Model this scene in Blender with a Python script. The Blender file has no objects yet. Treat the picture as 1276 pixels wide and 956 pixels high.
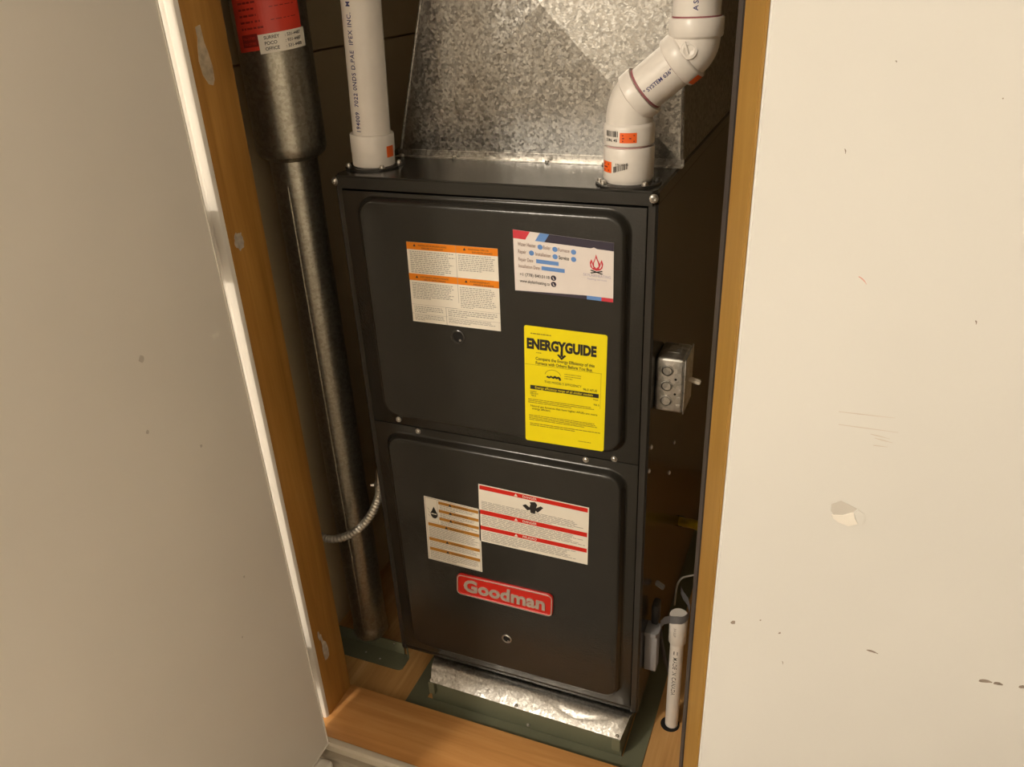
import bpy, bmesh, math, random
from mathutils import Vector, Matrix
R = math.radians
scene = bpy.context.scene
C = scene.collection
random.seed(7)

# ---------------------------------------------------------------- camera
cam_d = bpy.data.cameras.new('camera')
cam_d.sensor_width = 36.0
cam_d.lens = 1000.06 / 1276 * 36.0
cam_d.clip_start = 0.02
cam = bpy.data.objects.new('camera', cam_d)
cam.location = (0.63996, -0.92372, 1.10722)
cam.rotation_euler = (1.09263, 0.043102, 0.379176)
C.objects.link(cam)
scene.camera = cam

# ---------------------------------------------------------------- world, lamps, exposure
world = bpy.data.worlds.new('world')
scene.world = world
world.use_nodes = True
world.node_tree.nodes['Background'].inputs[0].default_value = (1.0, 0.9, 0.75, 1)
world.node_tree.nodes['Background'].inputs[1].default_value = 0.02


def lamp(name, loc, power, col, radius):
    l = bpy.data.lights.new(name, 'POINT')
    l.energy = power
    l.color = col
    l.shadow_soft_size = radius
    o = bpy.data.objects.new(name, l)
    o.location = loc
    C.objects.link(o)
    return o


lamp('ceiling_lamp', (-0.50, -2.2, 2.05), 106, (1.0, 0.90, 0.76), 0.06)
scene.view_settings.view_transform = 'Standard'
scene.view_settings.look = 'None'
scene.view_settings.gamma = 1.0
scene.view_settings.use_curve_mapping = False
scene.view_settings.exposure = 0.0


# ---------------------------------------------------------------- materials
class NT:
    def __init__(self, name):
        self.m = bpy.data.materials.new(name)
        self.m.use_nodes = True
        self.t = self.m.node_tree
        self.b = self.t.nodes['Principled BSDF']
        self.co = self.t.nodes.new('ShaderNodeTexCoord')

    def n(self, typ, **kw):
        nd = self.t.nodes.new(typ)
        for k, v in kw.items():
            if k in nd.inputs:
                nd.inputs[k].default_value = v
            else:
                setattr(nd, k, v)
        return nd

    def l(self, a, b):
        self.t.links.new(a, b)

    def mapping(self, scale=(1, 1, 1), src='Object'):
        mp = self.n('ShaderNodeMapping')
        mp.inputs['Scale'].default_value = scale
        self.l(self.co.outputs[src], mp.inputs['Vector'])
        return mp.outputs[0]

    def noise(self, vec, scale, detail=3.0, rough=0.5, dist=0.0):
        nd = self.n('ShaderNodeTexNoise')
        nd.inputs['Scale'].default_value = scale
        nd.inputs['Detail'].default_value = detail
        nd.inputs['Roughness'].default_value = rough
        nd.inputs['Distortion'].default_value = dist
        self.l(vec, nd.inputs['Vector'])
        return nd.outputs['Fac']

    def ramp(self, fac, stops):
        nd = self.n('ShaderNodeValToRGB')
        e = nd.color_ramp.elements
        while len(e) < len(stops):
            e.new(0.5)
        for i, (p, c) in enumerate(stops):
            e[i].position = p
            e[i].color = (*c, 1) if len(c) == 3 else c
        self.l(fac, nd.inputs[0])
        return nd.outputs[0]

    def bump(self, h, strength=0.2, dist=0.001, normal=None):
        nd = self.n('ShaderNodeBump')
        nd.inputs['Strength'].default_value = strength
        nd.inputs['Distance'].default_value = dist
        self.l(h, nd.inputs['Height'])
        if normal is not None:
            self.l(normal, nd.inputs['Normal'])
        self.l(nd.outputs[0], self.b.inputs['Normal'])
        return nd.outputs[0]

    def base(self, c):
        if isinstance(c, tuple):
            self.b.inputs['Base Color'].default_value = (*c, 1)
        else:
            self.l(c, self.b.inputs['Base Color'])

    def set(self, rough=0.5, metal=0.0, spec=0.5):
        self.b.inputs['Roughness'].default_value = rough
        self.b.inputs['Metallic'].default_value = metal
        self.b.inputs['Specular IOR Level'].default_value = spec
        return self.m


def flat(name, col, rough=0.5, metal=0.0, spec=0.5, var=0.06, vs=40):
    t = NT(name)
    f = t.noise(t.mapping(), vs, 3)
    a = tuple(c * (1 - var) for c in col)
    b = tuple(min(1, c * (1 + var)) for c in col)
    t.base(t.ramp(f, [(0.3, a), (0.7, b)]))
    return t.set(rough, metal, spec)


def mat_paint_steel(name, col, rough, bs=0.2, spec=0.5):
    t = NT(name)
    v = t.mapping()
    f = t.noise(v, 9, 3)
    t.base(t.ramp(f, [(0.3, tuple(c * 0.93 for c in col)), (0.7, tuple(c * 1.07 for c in col))]))
    g = t.noise(v, 420, 2)
    t.bump(g, bs, 0.0008)
    return t.set(rough, 0.0, spec)


def mat_galv(name, scale, lo, hi, r0, r1, bs=0.25, metal=1.0, spark=0.0, warp=0.35):
    t = NT(name)
    v = t.mapping()
    vo = t.n('ShaderNodeTexVoronoi')
    vo.inputs['Scale'].default_value = scale
    t.l(v, vo.inputs['Vector'])
    sep = t.n('ShaderNodeSeparateColor')
    t.l(vo.outputs['Color'], sep.inputs[0])
    n2 = t.noise(v, scale * 1.7, 3)
    mix = t.n('ShaderNodeMath', operation='ADD')
    t.l(sep.outputs[0], mix.inputs[0])
    t.l(n2, mix.inputs[1])
    half = t.n('ShaderNodeMath', operation='MULTIPLY')
    half.inputs[1].default_value = 0.5
    t.l(mix.outputs[0], half.inputs[0])
    t.base(t.ramp(half.outputs[0], [(0.25, lo), (0.75, hi)]))
    mr = t.n('ShaderNodeMapRange')
    mr.inputs['To Min'].default_value = r0
    mr.inputs['To Max'].default_value = r1
    t.l(sep.outputs[1], mr.inputs['Value'])
    t.l(mr.outputs[0], t.b.inputs['Roughness'])
    big = t.noise(v, 7, 2)
    nb = t.n('ShaderNodeBump')
    nb.inputs['Strength'].default_value = warp
    nb.inputs['Distance'].default_value = 0.006
    t.l(big, nb.inputs['Height'])
    if bs:
        t.bump(n2, bs, 0.002, nb.outputs[0])
    else:
        t.l(nb.outputs[0], t.b.inputs['Normal'])
    if spark:
        geo = t.n('ShaderNodeNewGeometry')
        v1 = t.n('ShaderNodeVectorMath', operation='SUBTRACT')
        v1.inputs[1].default_value = (.5, .5, .5)
        t.l(vo.outputs['Color'], v1.inputs[0])
        v2 = t.n('ShaderNodeVectorMath', operation='SCALE')
        v2.inputs['Scale'].default_value = spark
        t.l(v1.outputs[0], v2.inputs[0])
        v3 = t.n('ShaderNodeVectorMath', operation='ADD')
        t.l(geo.outputs['Normal'], v3.inputs[0])
        t.l(v2.outputs[0], v3.inputs[1])
        v4 = t.n('ShaderNodeVectorMath', operation='NORMALIZE')
        t.l(v3.outputs[0], v4.inputs[0])
        t.l(v4.outputs[0], nb.inputs['Normal'])
    t.b.inputs['Metallic'].default_value = metal
    return t.m


def mat_wood(name, axis, c0, c1, c2, rough=0.55, scale=14, knots=False):
    t = NT(name)
    sc = [1.0, 1.0, 1.0]
    sc[axis] = 0.06
    v = t.mapping(tuple(sc))
    f = t.noise(v, scale * 2.2, 6, 0.6, 0.8)
    g = t.noise(v, scale * 14, 3)
    add = t.n('ShaderNodeMath', operation='MULTIPLY_ADD')
    add.inputs[1].default_value = 0.25
    t.l(g, add.inputs[0])
    sub = t.n('ShaderNodeMath', operation='MULTIPLY')
    sub.inputs[1].default_value = 0.78
    t.l(f, sub.inputs[0])
    t.l(sub.outputs[0], add.inputs[2])
    col = t.ramp(add.outputs[0], [(0.3, c0), (0.52, c1), (0.72, c2)])
    big = t.noise(t.mapping(), 5, 2)
    mx = t.n('ShaderNodeMix', data_type='RGBA', blend_type='MULTIPLY')
    mx.inputs['Factor'].default_value = 0.5
    t.l(col, mx.inputs['A'])
    t.l(t.ramp(big, [(0.3, (0.7, 0.66, 0.6)), (0.7, (1, 1, 1))]), mx.inputs['B'])
    out = mx.outputs['Result']
    if knots:
        vo = t.n('ShaderNodeTexVoronoi')
        vo.inputs['Scale'].default_value = 8.5
        t.l(t.mapping((0.55, 1.3, 1)), vo.inputs['Vector'])
        kn = t.ramp(vo.outputs['Distance'], [(0.0, (0.35, 0.22, 0.12)), (0.075, (1, 1, 1))])
        m2 = t.n('ShaderNodeMix', data_type='RGBA', blend_type='MULTIPLY')
        m2.inputs['Factor'].default_value = 0.75
        t.l(out, m2.inputs['A'])
        t.l(kn, m2.inputs['B'])
        out = m2.outputs['Result']
    t.base(out)
    t.bump(add.outputs[0], 0.15, 0.001)
    return t.set(rough, 0, 0.35)


def mat_wall(name, col, bs=0.06, rough=0.6, var=0.03):
    t = NT(name)
    v = t.mapping()
    f = t.noise(v, 3.5, 3)
    t.base(t.ramp(f, [(0.3, tuple(c * (1 - var) for c in col)), (0.7, tuple(min(1, c * (1 + var)) for c in col))]))
    t.bump(t.noise(v, 160, 3), bs, 0.002)
    return t.set(rough, 0, 0.35)


M = {}
M['steel'] = mat_paint_steel('charcoal_painted_steel', (0.022, 0.0208, 0.0175), 0.22)
M['steel_edge'] = mat_paint_steel('charcoal_edge_steel', (0.028, 0.026, 0.0225), 0.22)
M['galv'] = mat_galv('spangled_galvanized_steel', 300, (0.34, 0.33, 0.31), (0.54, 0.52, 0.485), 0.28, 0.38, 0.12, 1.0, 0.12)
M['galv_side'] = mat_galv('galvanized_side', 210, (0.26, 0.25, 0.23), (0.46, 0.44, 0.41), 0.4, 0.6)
M['galv_flap'] = mat_galv('bright_galvanized_strip', 300, (0.42, 0.40, 0.37), (0.62, 0.60, 0.56), 0.28, 0.38, 0.10, 1.0, 0.10, 0.12)
M['flue'] = mat_galv('flue_metal', 260, (0.30, 0.28, 0.225), (0.42, 0.395, 0.33), 0.30, 0.37, 0.0, 0.92, 0.0, 0.05)
M['pvc'] = flat('white_pvc', (0.74, 0.69, 0.63), 0.34, var=0.03)
M['pvc_pink'] = flat('primer_stained_pvc', (0.66, 0.40, 0.40), 0.4)
M['primer'] = flat('purple_primer', (0.30, 0.10, 0.11), 0.5)
M['zinc'] = flat('zinc_plated', (0.62, 0.60, 0.56), 0.28, 1.0)
M['screw_dark'] = flat('dark_screw', (0.05, 0.045, 0.04), 0.4, 0.6)
M['box_metal'] = mat_galv('cast_zinc_box', 120, (0.36, 0.35, 0.32), (0.58, 0.56, 0.52), 0.36, 0.55, 0.15)
M['green'] = mat_paint_steel('green_painted_sheet', (0.150, 0.155, 0.098), 0.55, 0.15)
M['white_door'] = mat_wall('white_door_paint', (0.68, 0.67, 0.64), 0.05, 0.45)
M['door_left'] = mat_wall('off_white_door_paint', (0.82, 0.775, 0.70), 0.05, 0.5)
M['white_trim'] = mat_wall('white_trim_paint', (0.82, 0.78, 0.71), 0.04, 0.4)
M['room_wall'] = mat_wall('room_wall_paint', (0.66, 0.63, 0.58), 0.1, 0.8)
M['bounce_wall_white'] = mat_wall('white_bounce_paint', (0.90, 0.87, 0.82), 0.1, 0.8)  # unseen right wall only, kept whiter than the rest for bounce light
M['closet_wall'] = mat_wall('brown_closet_board', (0.56, 0.44, 0.26), 0.12, 0.85, 0.12)
M['ceiling'] = mat_wall('ceiling_paint', (0.62, 0.60, 0.57), 0.1, 0.9)
M['room_floor'] = flat('room_floor_vinyl', (0.20, 0.16, 0.12), 0.5, var=0.15, vs=8)
M['jamb'] = mat_wood('stained_jamb_wood', 2, (0.33, 0.155, 0.030), (0.45, 0.22, 0.046), (0.56, 0.295, 0.07), 0.5)
M['sill'] = mat_wood('fir_sill_wood', 0, (0.50, 0.225, 0.060), (0.66, 0.325, 0.105), (0.78, 0.43, 0.165), 0.5, 11, True)
M['ply'] = mat_wood('plywood_floor', 1, (0.46, 0.235, 0.075), (0.64, 0.36, 0.13), (0.80, 0.50, 0.22), 0.6, 10)
M['edge_wood'] = mat_wood('door_edge_wood', 2, (0.245, 0.128, 0.022), (0.32, 0.175, 0.036), (0.40, 0.235, 0.06), 0.45)
M['rubber'] = flat('dark_weatherstrip', (0.045, 0.036, 0.032), 0.5)
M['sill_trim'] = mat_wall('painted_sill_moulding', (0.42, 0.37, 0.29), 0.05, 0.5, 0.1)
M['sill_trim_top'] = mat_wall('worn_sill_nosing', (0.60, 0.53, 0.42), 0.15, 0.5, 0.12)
M['hinge'] = flat('painted_hinge', (0.55, 0.49, 0.41), 0.4)
M['spackle'] = flat('white_spackle', (0.50, 0.44, 0.36), 0.8, var=0.25, vs=120)
M['spackle_thin'] = flat('thin_spackle_smear', (0.52, 0.42, 0.29), 0.8, var=0.25, vs=120)
M['paper'] = flat('label_paper', (0.84, 0.785, 0.68), 0.5, var=0.02)
M['card'] = flat('card_stock', (0.80, 0.73, 0.69), 0.4, var=0.02)
M['orange'] = flat('orange_ink', (0.80, 0.24, 0.015), 0.6, 0.0, 0.2, var=0.02)
M['amber'] = flat('amber_ink', (0.46, 0.20, 0.02), 0.5, var=0.02)
M['red'] = flat('red_ink', (0.62, 0.022, 0.012), 0.6, 0.0, 0.2, var=0.02)
M['card_red'] = flat('crimson_ink', (0.62, 0.04, 0.06), 0.5, var=0.02)
M['blue'] = flat('sky_blue_ink', (0.13, 0.28, 0.62), 0.5, var=0.02)
M['navy'] = flat('navy_ink', (0.035, 0.028, 0.05), 0.5, var=0.02)
M['grey_ink'] = flat('grey_ink', (0.34, 0.31, 0.27), 0.6, var=0.02)
M['lilac'] = flat('lilac_ink', (0.45, 0.40, 0.50), 0.6, var=0.02)
M['brown_ink'] = flat('brown_ink', (0.22, 0.12, 0.09), 0.6, var=0.02)
M['black'] = flat('black_ink', (0.018, 0.015, 0.013), 0.6, var=0.02)
M['yellow'] = flat('yellow_label', (0.90, 0.75, 0.0), 0.45, var=0.02)
M['yellow_ink'] = flat('faint_ink', (0.30, 0.22, 0.01), 0.6, var=0.02)
M['badge_red'] = flat('badge_red', (0.56, 0.020, 0.012), 0.3, 0.0, 0.35, var=0.02)
M['silver'] = flat('silver_letter', (0.58, 0.53, 0.46), 0.35, 0.5)
M['blue_ink'] = flat('blue_ink', (0.03, 0.03, 0.14), 0.6, var=0.02)
M['sticker_orange'] = flat('orange_sticker', (0.85, 0.13, 0.015), 0.5, var=0.02)
M['flue_red'] = flat('red_label_sheet', (0.60, 0.045, 0.022), 0.4, var=0.04)
M['dark_red'] = flat('dark_red_ink', (0.20, 0.012, 0.008), 0.5, var=0.02)
M['grey_plastic'] = flat('grey_plastic', (0.27, 0.265, 0.27), 0.45, var=0.03)
M['dark_plastic'] = flat('dark_plastic', (0.03, 0.028, 0.026), 0.5)
M['gas'] = flat('yellow_gas_coating', (0.55, 0.36, 0.015), 0.4)
M['wire'] = flat('grey_wire', (0.22, 0.20, 0.17), 0.5)
M['conduit'] = flat('flexible_steel_conduit', (0.60, 0.57, 0.50), 0.35, 0.6)
M['hole'] = flat('painted_hole_shade', (0.006, 0.005, 0.004), 0.9)  # near-black, stands in for the shade inside holes
M['brass'] = flat('toggle_plastic', (0.55, 0.48, 0.38), 0.4)
M['mark_dark'] = flat('dark_scuff', (0.26, 0.21, 0.17), 0.7, var=0.2, vs=200)
M['mark_light'] = flat('faint_scuff', (0.58, 0.52, 0.45), 0.7, var=0.05)
M['chip_shade'] = flat('painted_chip_shade', (0.55, 0.52, 0.475), 0.7, var=0.04)  # shaded upper facet of the paint chip, as a darker colour
M['mark_soft'] = flat('soft_scuff', (0.60, 0.55, 0.49), 0.7)
M['pink_mark'] = flat('pink_crayon_mark', (0.65, 0.33, 0.28), 0.7)


# ---------------------------------------------------------------- object helpers
def obj(name, bm, mat, parent=None, smooth=None, kind=None, label=None):
    me = bpy.data.meshes.new(name)
    if isinstance(bm, tuple):
        me.from_pydata([tuple(v) for v in bm[0]], [], bm[1])
    else:
        bm.normal_update()
        bm.to_mesh(me)
        bm.free()
    mats = mat if isinstance(mat, (list, tuple)) else [mat]
    for m in mats:
        me.materials.append(M[m])
    if smooth:
        me.polygons.foreach_set('use_smooth', [True] * len(me.polygons))
        me.set_sharp_from_angle(angle=R(smooth))
    o = bpy.data.objects.new(name, me)
    C.objects.link(o)
    if parent:
        root = parent
        while root.parent:
            root = root.parent
        if root.type == 'EMPTY':
            me.transform(Matrix.Translation(-root.location))
        o.parent = parent
    if kind:
        o['kind'] = kind
    if label:
        o['label'] = label
    return o


def thing(name, label, cat, loc, group=None):
    o = bpy.data.objects.new(name, None)
    o.empty_display_size = 0.05
    o.location = loc
    o['label'] = label
    o['category'] = cat
    if group:
        o['group'] = group
    C.objects.link(o)
    return o


def struct(name, bm, mat, smooth=None, label=None):
    return obj(name, bm, mat, None, smooth, 'structure', label)


def box(bm, x0, x1, y0, y1, z0, z1, bev=0.0, seg=2):
    b = bmesh.new()
    bmesh.ops.create_cube(b, size=1.0)
    for v in b.verts:
        v.co = Vector(((x0 + x1) / 2 + v.co.x * (x1 - x0), (y0 + y1) / 2 + v.co.y * (y1 - y0), (z0 + z1) / 2 + v.co.z * (z1 - z0)))
    if bev:
        bmesh.ops.bevel(b, geom=b.edges[:], offset=bev, segments=seg, affect='EDGES', profile=0.5)
    merge(bm, b)
    return bm


def merge(bm, b, mat=None):
    me = bpy.data.meshes.new('tmp')
    if mat:
        b.transform(mat)
    b.to_mesh(me)
    b.free()
    bm.from_mesh(me)
    bpy.data.meshes.remove(me)


def frame(d):
    d = Vector(d).normalized()
    a = Vector((0, 0, 1)) if abs(d.z) < 0.9 else Vector((1, 0, 0))
    u = d.cross(a).normalized()
    return u, d.cross(u).normalized(), d


def lathe(bm, p0, d, prof, seg=32, caps=True):
    """prof: list of (t along d, radius)"""
    u, w, d = frame(d)
    p0 = Vector(p0)
    rings = []
    for t, r in prof:
        c = p0 + d * t
        if r < 1e-6:
            rings.append([bm.verts.new(c)])
        else:
            rings.append([bm.verts.new(c + (u * math.cos(2 * math.pi * i / seg) + w * math.sin(2 * math.pi * i / seg)) * r) for i in range(seg)])
    for a, b in zip(rings, rings[1:]):
        for i in range(seg):
            j = (i + 1) % seg
            if len(a) == 1 and len(b) == 1:
                continue
            if len(a) == 1:
                bm.faces.new((a[0], b[i], b[j]))
            elif len(b) == 1:
                bm.faces.new((a[i], a[j], b[0]))
            else:
                bm.faces.new((a[i], a[j], b[j], b[i]))
    if caps:
        for rg in (rings[0], rings[-1]):
            if len(rg) > 1:
                bm.faces.new(rg)
    bmesh.ops.recalc_face_normals(bm, faces=bm.faces[:])
    return bm


def cyl(bm, p0, p1, r, seg=32):
    p0, p1 = Vector(p0), Vector(p1)
    L = (p1 - p0).length
    e = min(0.0008, r * 0.1)
    return lathe(bm, p0, p1 - p0, [(0, r - e), (e, r), (L - e, r), (L, r - e)], seg)


def tube(bm, pts, rad, seg=16, caps=True):
    pts = [Vector(p) for p in pts]
    n = len(pts)
    rr = rad if isinstance(rad, (list, tuple)) else [rad] * n
    d0 = (pts[1] - pts[0]).normalized()
    u, w, _ = frame(d0)
    rings = []
    for i, p in enumerate(pts):
        d = (pts[min(i + 1, n - 1)] - pts[max(i - 1, 0)]).normalized()
        u = (u - d * u.dot(d)).normalized()
        w = d.cross(u)
        rings.append([bm.verts.new(p + (u * math.cos(2 * math.pi * k / seg) + w * math.sin(2 * math.pi * k / seg)) * rr[i]) for k in range(seg)])
    for a, b in zip(rings, rings[1:]):
        for k in range(seg):
            j = (k + 1) % seg
            bm.faces.new((a[k], a[j], b[j], b[k]))
    if caps:
        bm.faces.new(rings[0])
        bm.faces.new(rings[-1])
    bmesh.ops.recalc_face_normals(bm, faces=bm.faces[:])
    return bm


def smooth_path(pts, n=8):
    """Catmull-Rom through pts"""
    P = [Vector(p) for p in pts]
    P = [P[0] * 2 - P[1]] + P + [P[-1] * 2 - P[-2]]
    out = []
    for i in range(1, len(P) - 2):
        for k in range(n):
            t = k / n
            a, b, c, d = P[i - 1], P[i], P[i + 1], P[i + 2]
            out.append(0.5 * ((2 * b) + (c - a) * t + (2 * a - 5 * b + 4 * c - d) * t * t + (3 * b - a - 3 * c + d) * t ** 3))
    out.append(P[-2])
    return out


def prism(bm, poly, axis, a, b):
    """poly: 2D points in the two remaining axes (order x,y,z without axis), extruded on axis from a to b"""
    def mk(p, t):
        q = list(p)
        q.insert(axis, t)
        return bm.verts.new(q)
    A = [mk(p, a) for p in poly]
    B = [mk(p, b) for p in poly]
    n = len(poly)
    for i in range(n):
        j = (i + 1) % n
        bm.faces.new((A[i], A[j], B[j], B[i]))
    bm.faces.new(A)
    bm.faces.new(B)
    bmesh.ops.recalc_face_normals(bm, faces=bm.faces[:])
    return bm


def rrect(x0, x1, z0, z1, r, n=8):
    pts = []
    for cx, cz, a0 in ((x1 - r, z1 - r, 0), (x0 + r, z1 - r, 90), (x0 + r, z0 + r, 180), (x1 - r, z0 + r, 270)):
        for k in range(n + 1):
            a = R(a0 + 90 * k / n)
            pts.append((cx + r * math.cos(a), cz + r * math.sin(a)))
    return pts


def emboss(bm, x0, x1, z0, z1, r, y, prof):
    """raised rounded panel on the plane y, towards -y. prof: (inset, height)"""
    rings = []
    for ins, h in prof:
        rings.append([bm.verts.new((px, y - h, pz)) for px, pz in rrect(x0 + ins, x1 - ins, z0 + ins, z1 - ins, max(r - ins, 0.002))])
    n = len(rings[0])
    for a, b in zip(rings, rings[1:]):
        for i in range(n):
            j = (i + 1) % n
            bm.faces.new((a[i], a[j], b[j], b[i]))
    bm.faces.new(rings[-1])
    bmesh.ops.recalc_face_normals(bm, faces=bm.faces[:])
    f = max(bm.faces, key=lambda q: q.calc_area())
    return bm


def screw(p, d, r, mat, parent, h=0.0022, name='screw'):
    b = bmesh.new()
    lathe(b, p, d, [(0, r * 1.25), (h * 0.25, r * 1.25), (h * 0.3, r), (h * 0.8, r * 0.93), (h, r * 0.7), (h, r * 0.35), (h * 0.7, r * 0.25), (h * 0.7, 0)], 12)
    return obj(name, b, mat, parent, 35)


_fc = {}


def glyphs(s, bold=0.0, space=1.0):
    """2D outline mesh of a text line: verts (x, y) in em, faces, width"""
    key = (s, bold, space)
    if key in _fc:
        return _fc[key]
    cu = bpy.data.curves.new('t', 'FONT')
    cu.body = s
    cu.size = 1.0
    cu.offset = bold
    cu.space_character = space
    cu.resolution_u = 3
    o = bpy.data.objects.new('t', cu)
    C.objects.link(o)
    bpy.context.view_layer.update()
    me = o.evaluated_get(bpy.context.evaluated_depsgraph_get()).to_mesh()
    vs = [(v.co.x, v.co.y) for v in me.vertices]
    fs = [tuple(p.vertices) for p in me.polygons]
    o.evaluated_get(bpy.context.evaluated_depsgraph_get()).to_mesh_clear()
    bpy.data.objects.remove(o)
    bpy.data.curves.remove(cu)
    w = max([v[0] for v in vs] or [1])
    _fc[key] = (vs, fs, w)
    return _fc[key]


class Ink:
    """collects flat printed shapes by ink colour on a surface mapped by f(x, y, lift)"""
    def __init__(self, f):
        self.f = f
        self.d = {}
        self.pieces = []

    def poly(self, ink, pts, h=1, nm=None):
        if nm:
            self.pieces.append((nm, ink, ([self.f(x, y, h) for x, y in pts], [tuple(range(len(pts)))])))
            return
        V, F = self.d.setdefault(ink, ([], []))
        n = len(V)
        V.extend(self.f(x, y, h) for x, y in pts)
        F.append(tuple(range(n, n + len(pts))))

    def rect(self, ink, x0, y0, x1, y1, h=1, nm=None):
        self.poly(ink, [(x0, y0), (x1, y0), (x1, y1), (x0, y1)], h, nm)

    def disc(self, ink, cx, cy, r, h=1, n=20, ax=1.0, nm=None):
        self.poly(ink, [(cx + ax * r * math.cos(2 * math.pi * k / n), cy + r * math.sin(2 * math.pi * k / n)) for k in range(n)], h, nm)

    def text(self, ink, s, x, y, size, h=2, bold=0.0, width=None, align='l', space=1.0):
        vs, fs, w = glyphs(s, bold, space)
        sx = size if width is None else width / w
        if align == 'c':
            x -= w * sx / 2
        if align == 'r':
            x -= w * sx
        V, F = self.d.setdefault(ink, ([], []))
        n = len(V)
        V.extend(self.f(x + a * sx, y + b * size, h) for a, b in vs)
        F.extend(tuple(i + n for i in f) for f in fs)

    def fine(self, ink, x0, y0, x1, y1, n, fill=0.42, ragged=0.15, h=1):
        """n lines of print too small to read: a bar for each word, top to bottom"""
        st = (y1 - y0) / n
        for i in range(n):
            y = y0 + st * (i + 0.3)
            x = x0
            end = x1 - (x1 - x0) * random.random() * ragged
            if i == n - 1:
                end = x0 + (x1 - x0) * random.uniform(0.3, 0.8)
            while x < end:
                w = random.uniform(0.02, 0.075) * max(0.06, (x1 - x0)) / 0.9 * 1.2
                self.rect(ink, x, y, min(x + w, end), y + st * fill, h)
                x += w + 0.35 * abs(st)

    def build(self, parent, names=None):
        for ink, (V, F) in self.d.items():
            obj((names or {}).get(ink, 'print'), (V, F), ink, parent, None, 'stuff' if len(F) > 1 else None)
        for nm, ink, g in self.pieces:
            obj(nm, g, ink, parent)


def vsub(a, b):
    return tuple(p - q for p, q in zip(a, b))


# ---------------------------------------------------------------- large structure
FZ = -0.10        # room floor
CZ = -0.08        # closet plywood
ST = -0.06        # sill top
b = bmesh.new(); box(b, -1.4, 1.4, -3.0, -0.176, FZ - 0.1, FZ)
struct('floor', b, 'room_floor')
b = bmesh.new(); box(b, -0.30, 1.40, -0.17, 1.0, CZ - 0.06, CZ)
struct('floor_closet', b, 'ply')
b = bmesh.new(); box(b, -1.4, 1.4, -3.0, 1.0, 2.3, 2.4)
struct('ceiling', b, 'ceiling')
b = bmesh.new(); box(b, -1.4, -1.3, -2.9, -0.1, FZ, 2.3)
struct('wall_left', b, 'room_wall')
b = bmesh.new(); box(b, 1.3, 1.4, -2.9, -0.1, FZ, 2.3)
struct('wall_right', b, 'bounce_wall_white')  # unseen wall, set close and white to bounce light onto the left door
b = bmesh.new(); box(b, -1.4, 1.4, -3.0, -2.9, FZ, 2.3)
struct('wall_rear', b, 'room_wall')
b = bmesh.new(); box(b, -1.3, -0.20, -0.136, -0.03, FZ, 2.3)
struct('wall_front_left', b, 'room_wall')
b = bmesh.new(); box(b, 1.13, 1.3, -0.14, -0.03, FZ, 2.3)
struct('wall_front_right', b, 'room_wall')
b = bmesh.new(); box(b, -0.20, 1.13, -0.14, -0.03, 2.0, 2.3)
struct('wall_front_header', b, 'room_wall')
# closet shell: each wall is two rows of boards with an open joint
b = bmesh.new(); box(b, -0.24, -0.215, -0.03, 0.90, CZ, 2.3)
wl = struct('wall_closet_left', b, 'closet_wall')
for z0, z1 in ((CZ, 0.9965), (0.9995, 2.3)):
    b = bmesh.new(); box(b, -0.215, -0.20, -0.03, 0.88, z0, z1, 0.001, 1)
    obj('board', b, 'closet_wall', wl)
b = bmesh.new(); box(b, -0.215, 1.16, 0.885, 0.92, CZ, 2.3)
wb = struct('wall_closet_back', b, 'closet_wall')
for z0, z1 in ((CZ, 0.9965), (0.9995, 2.3)):
    b = bmesh.new(); box(b, -0.20, 1.13, 0.87, 0.885, z0, z1, 0.001, 1)
    obj('board', b, 'closet_wall', wb)
b = bmesh.new(); box(b, 1.13, 1.16, -0.03, 0.88, CZ, 2.3)
struct('wall_closet_right', b, 'closet_wall')

# left jamb lining (stained board) with spackle patches, its white front edge
b = bmesh.new(); box(b, -0.200, -0.078, -0.1365, -0.066, CZ, 2.0, 0.0012)
jamb = struct('trim_1', b, 'jamb', 40, 'brown stained jamb board with white spackle dabs')


def blob(cx, cy, rx, ry, n=26, jag=0.22, seed=0):
    rnd = random.Random(seed)
    return [(cx + rx * math.cos(2 * math.pi * k / n) * (1 + rnd.uniform(-jag, jag)), cy + ry * math.sin(2 * math.pi * k / n) * (1 + rnd.uniform(-jag, jag))) for k in range(n)]


def patch(name, poly, x, mat, parent, th=0.0006):
    bb = bmesh.new()
    prism(bb, poly, 0, x - 0.0001, x + th)
    return obj(name, bb, mat, parent)


patch('spackle_patch', [(-.1185, 1.062), (-.110, 1.064), (-.109, 1.045), (-.106, 1.035), (-.103, 1.018), (-.104, 1.003), (-.108, 0.997),
                        (-.115, 0.999), (-.122, 1.010), (-.124, 1.026), (-.121, 1.042), (-.1185, 1.05)], -0.078, 'spackle_thin', jamb)
patch('spackle_patch', blob(-.1185, .8065, .0085, .0115, 22, .2, 4), -0.078, 'spackle', jamb)
patch('spackle_patch', [(-.121, .112), (-.117, .116), (-.115, .100), (-.109, .092), (-.106, .074), (-.107, .058), (-.113, .055),
                        (-.119, .057), (-.1205, .080), (-.119, .095)], -0.078, 'spackle', jamb)
patch('spackle_patch', blob(-.1225, .118, .0025, .010, 12, .3, 9), -0.078, 'spackle', jamb)
# white moulded front edge of the opening (profile in x, y)
b = bmesh.new()
prism(b, [(-.0785, -.1365), (-.0785, -.139), (-.0800, -.1425), (-.0835, -.1440), (-.0905, -.1440), (-.0930, -.1425), (-.0945, -.1425),
          (-.0965, -.1440), (-.1000, -.1455), (-.1900, -.1470), (-.1900, -.1365)], 2, ST, 2.06)
struct('trim_2', b, 'white_trim', 25)
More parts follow.
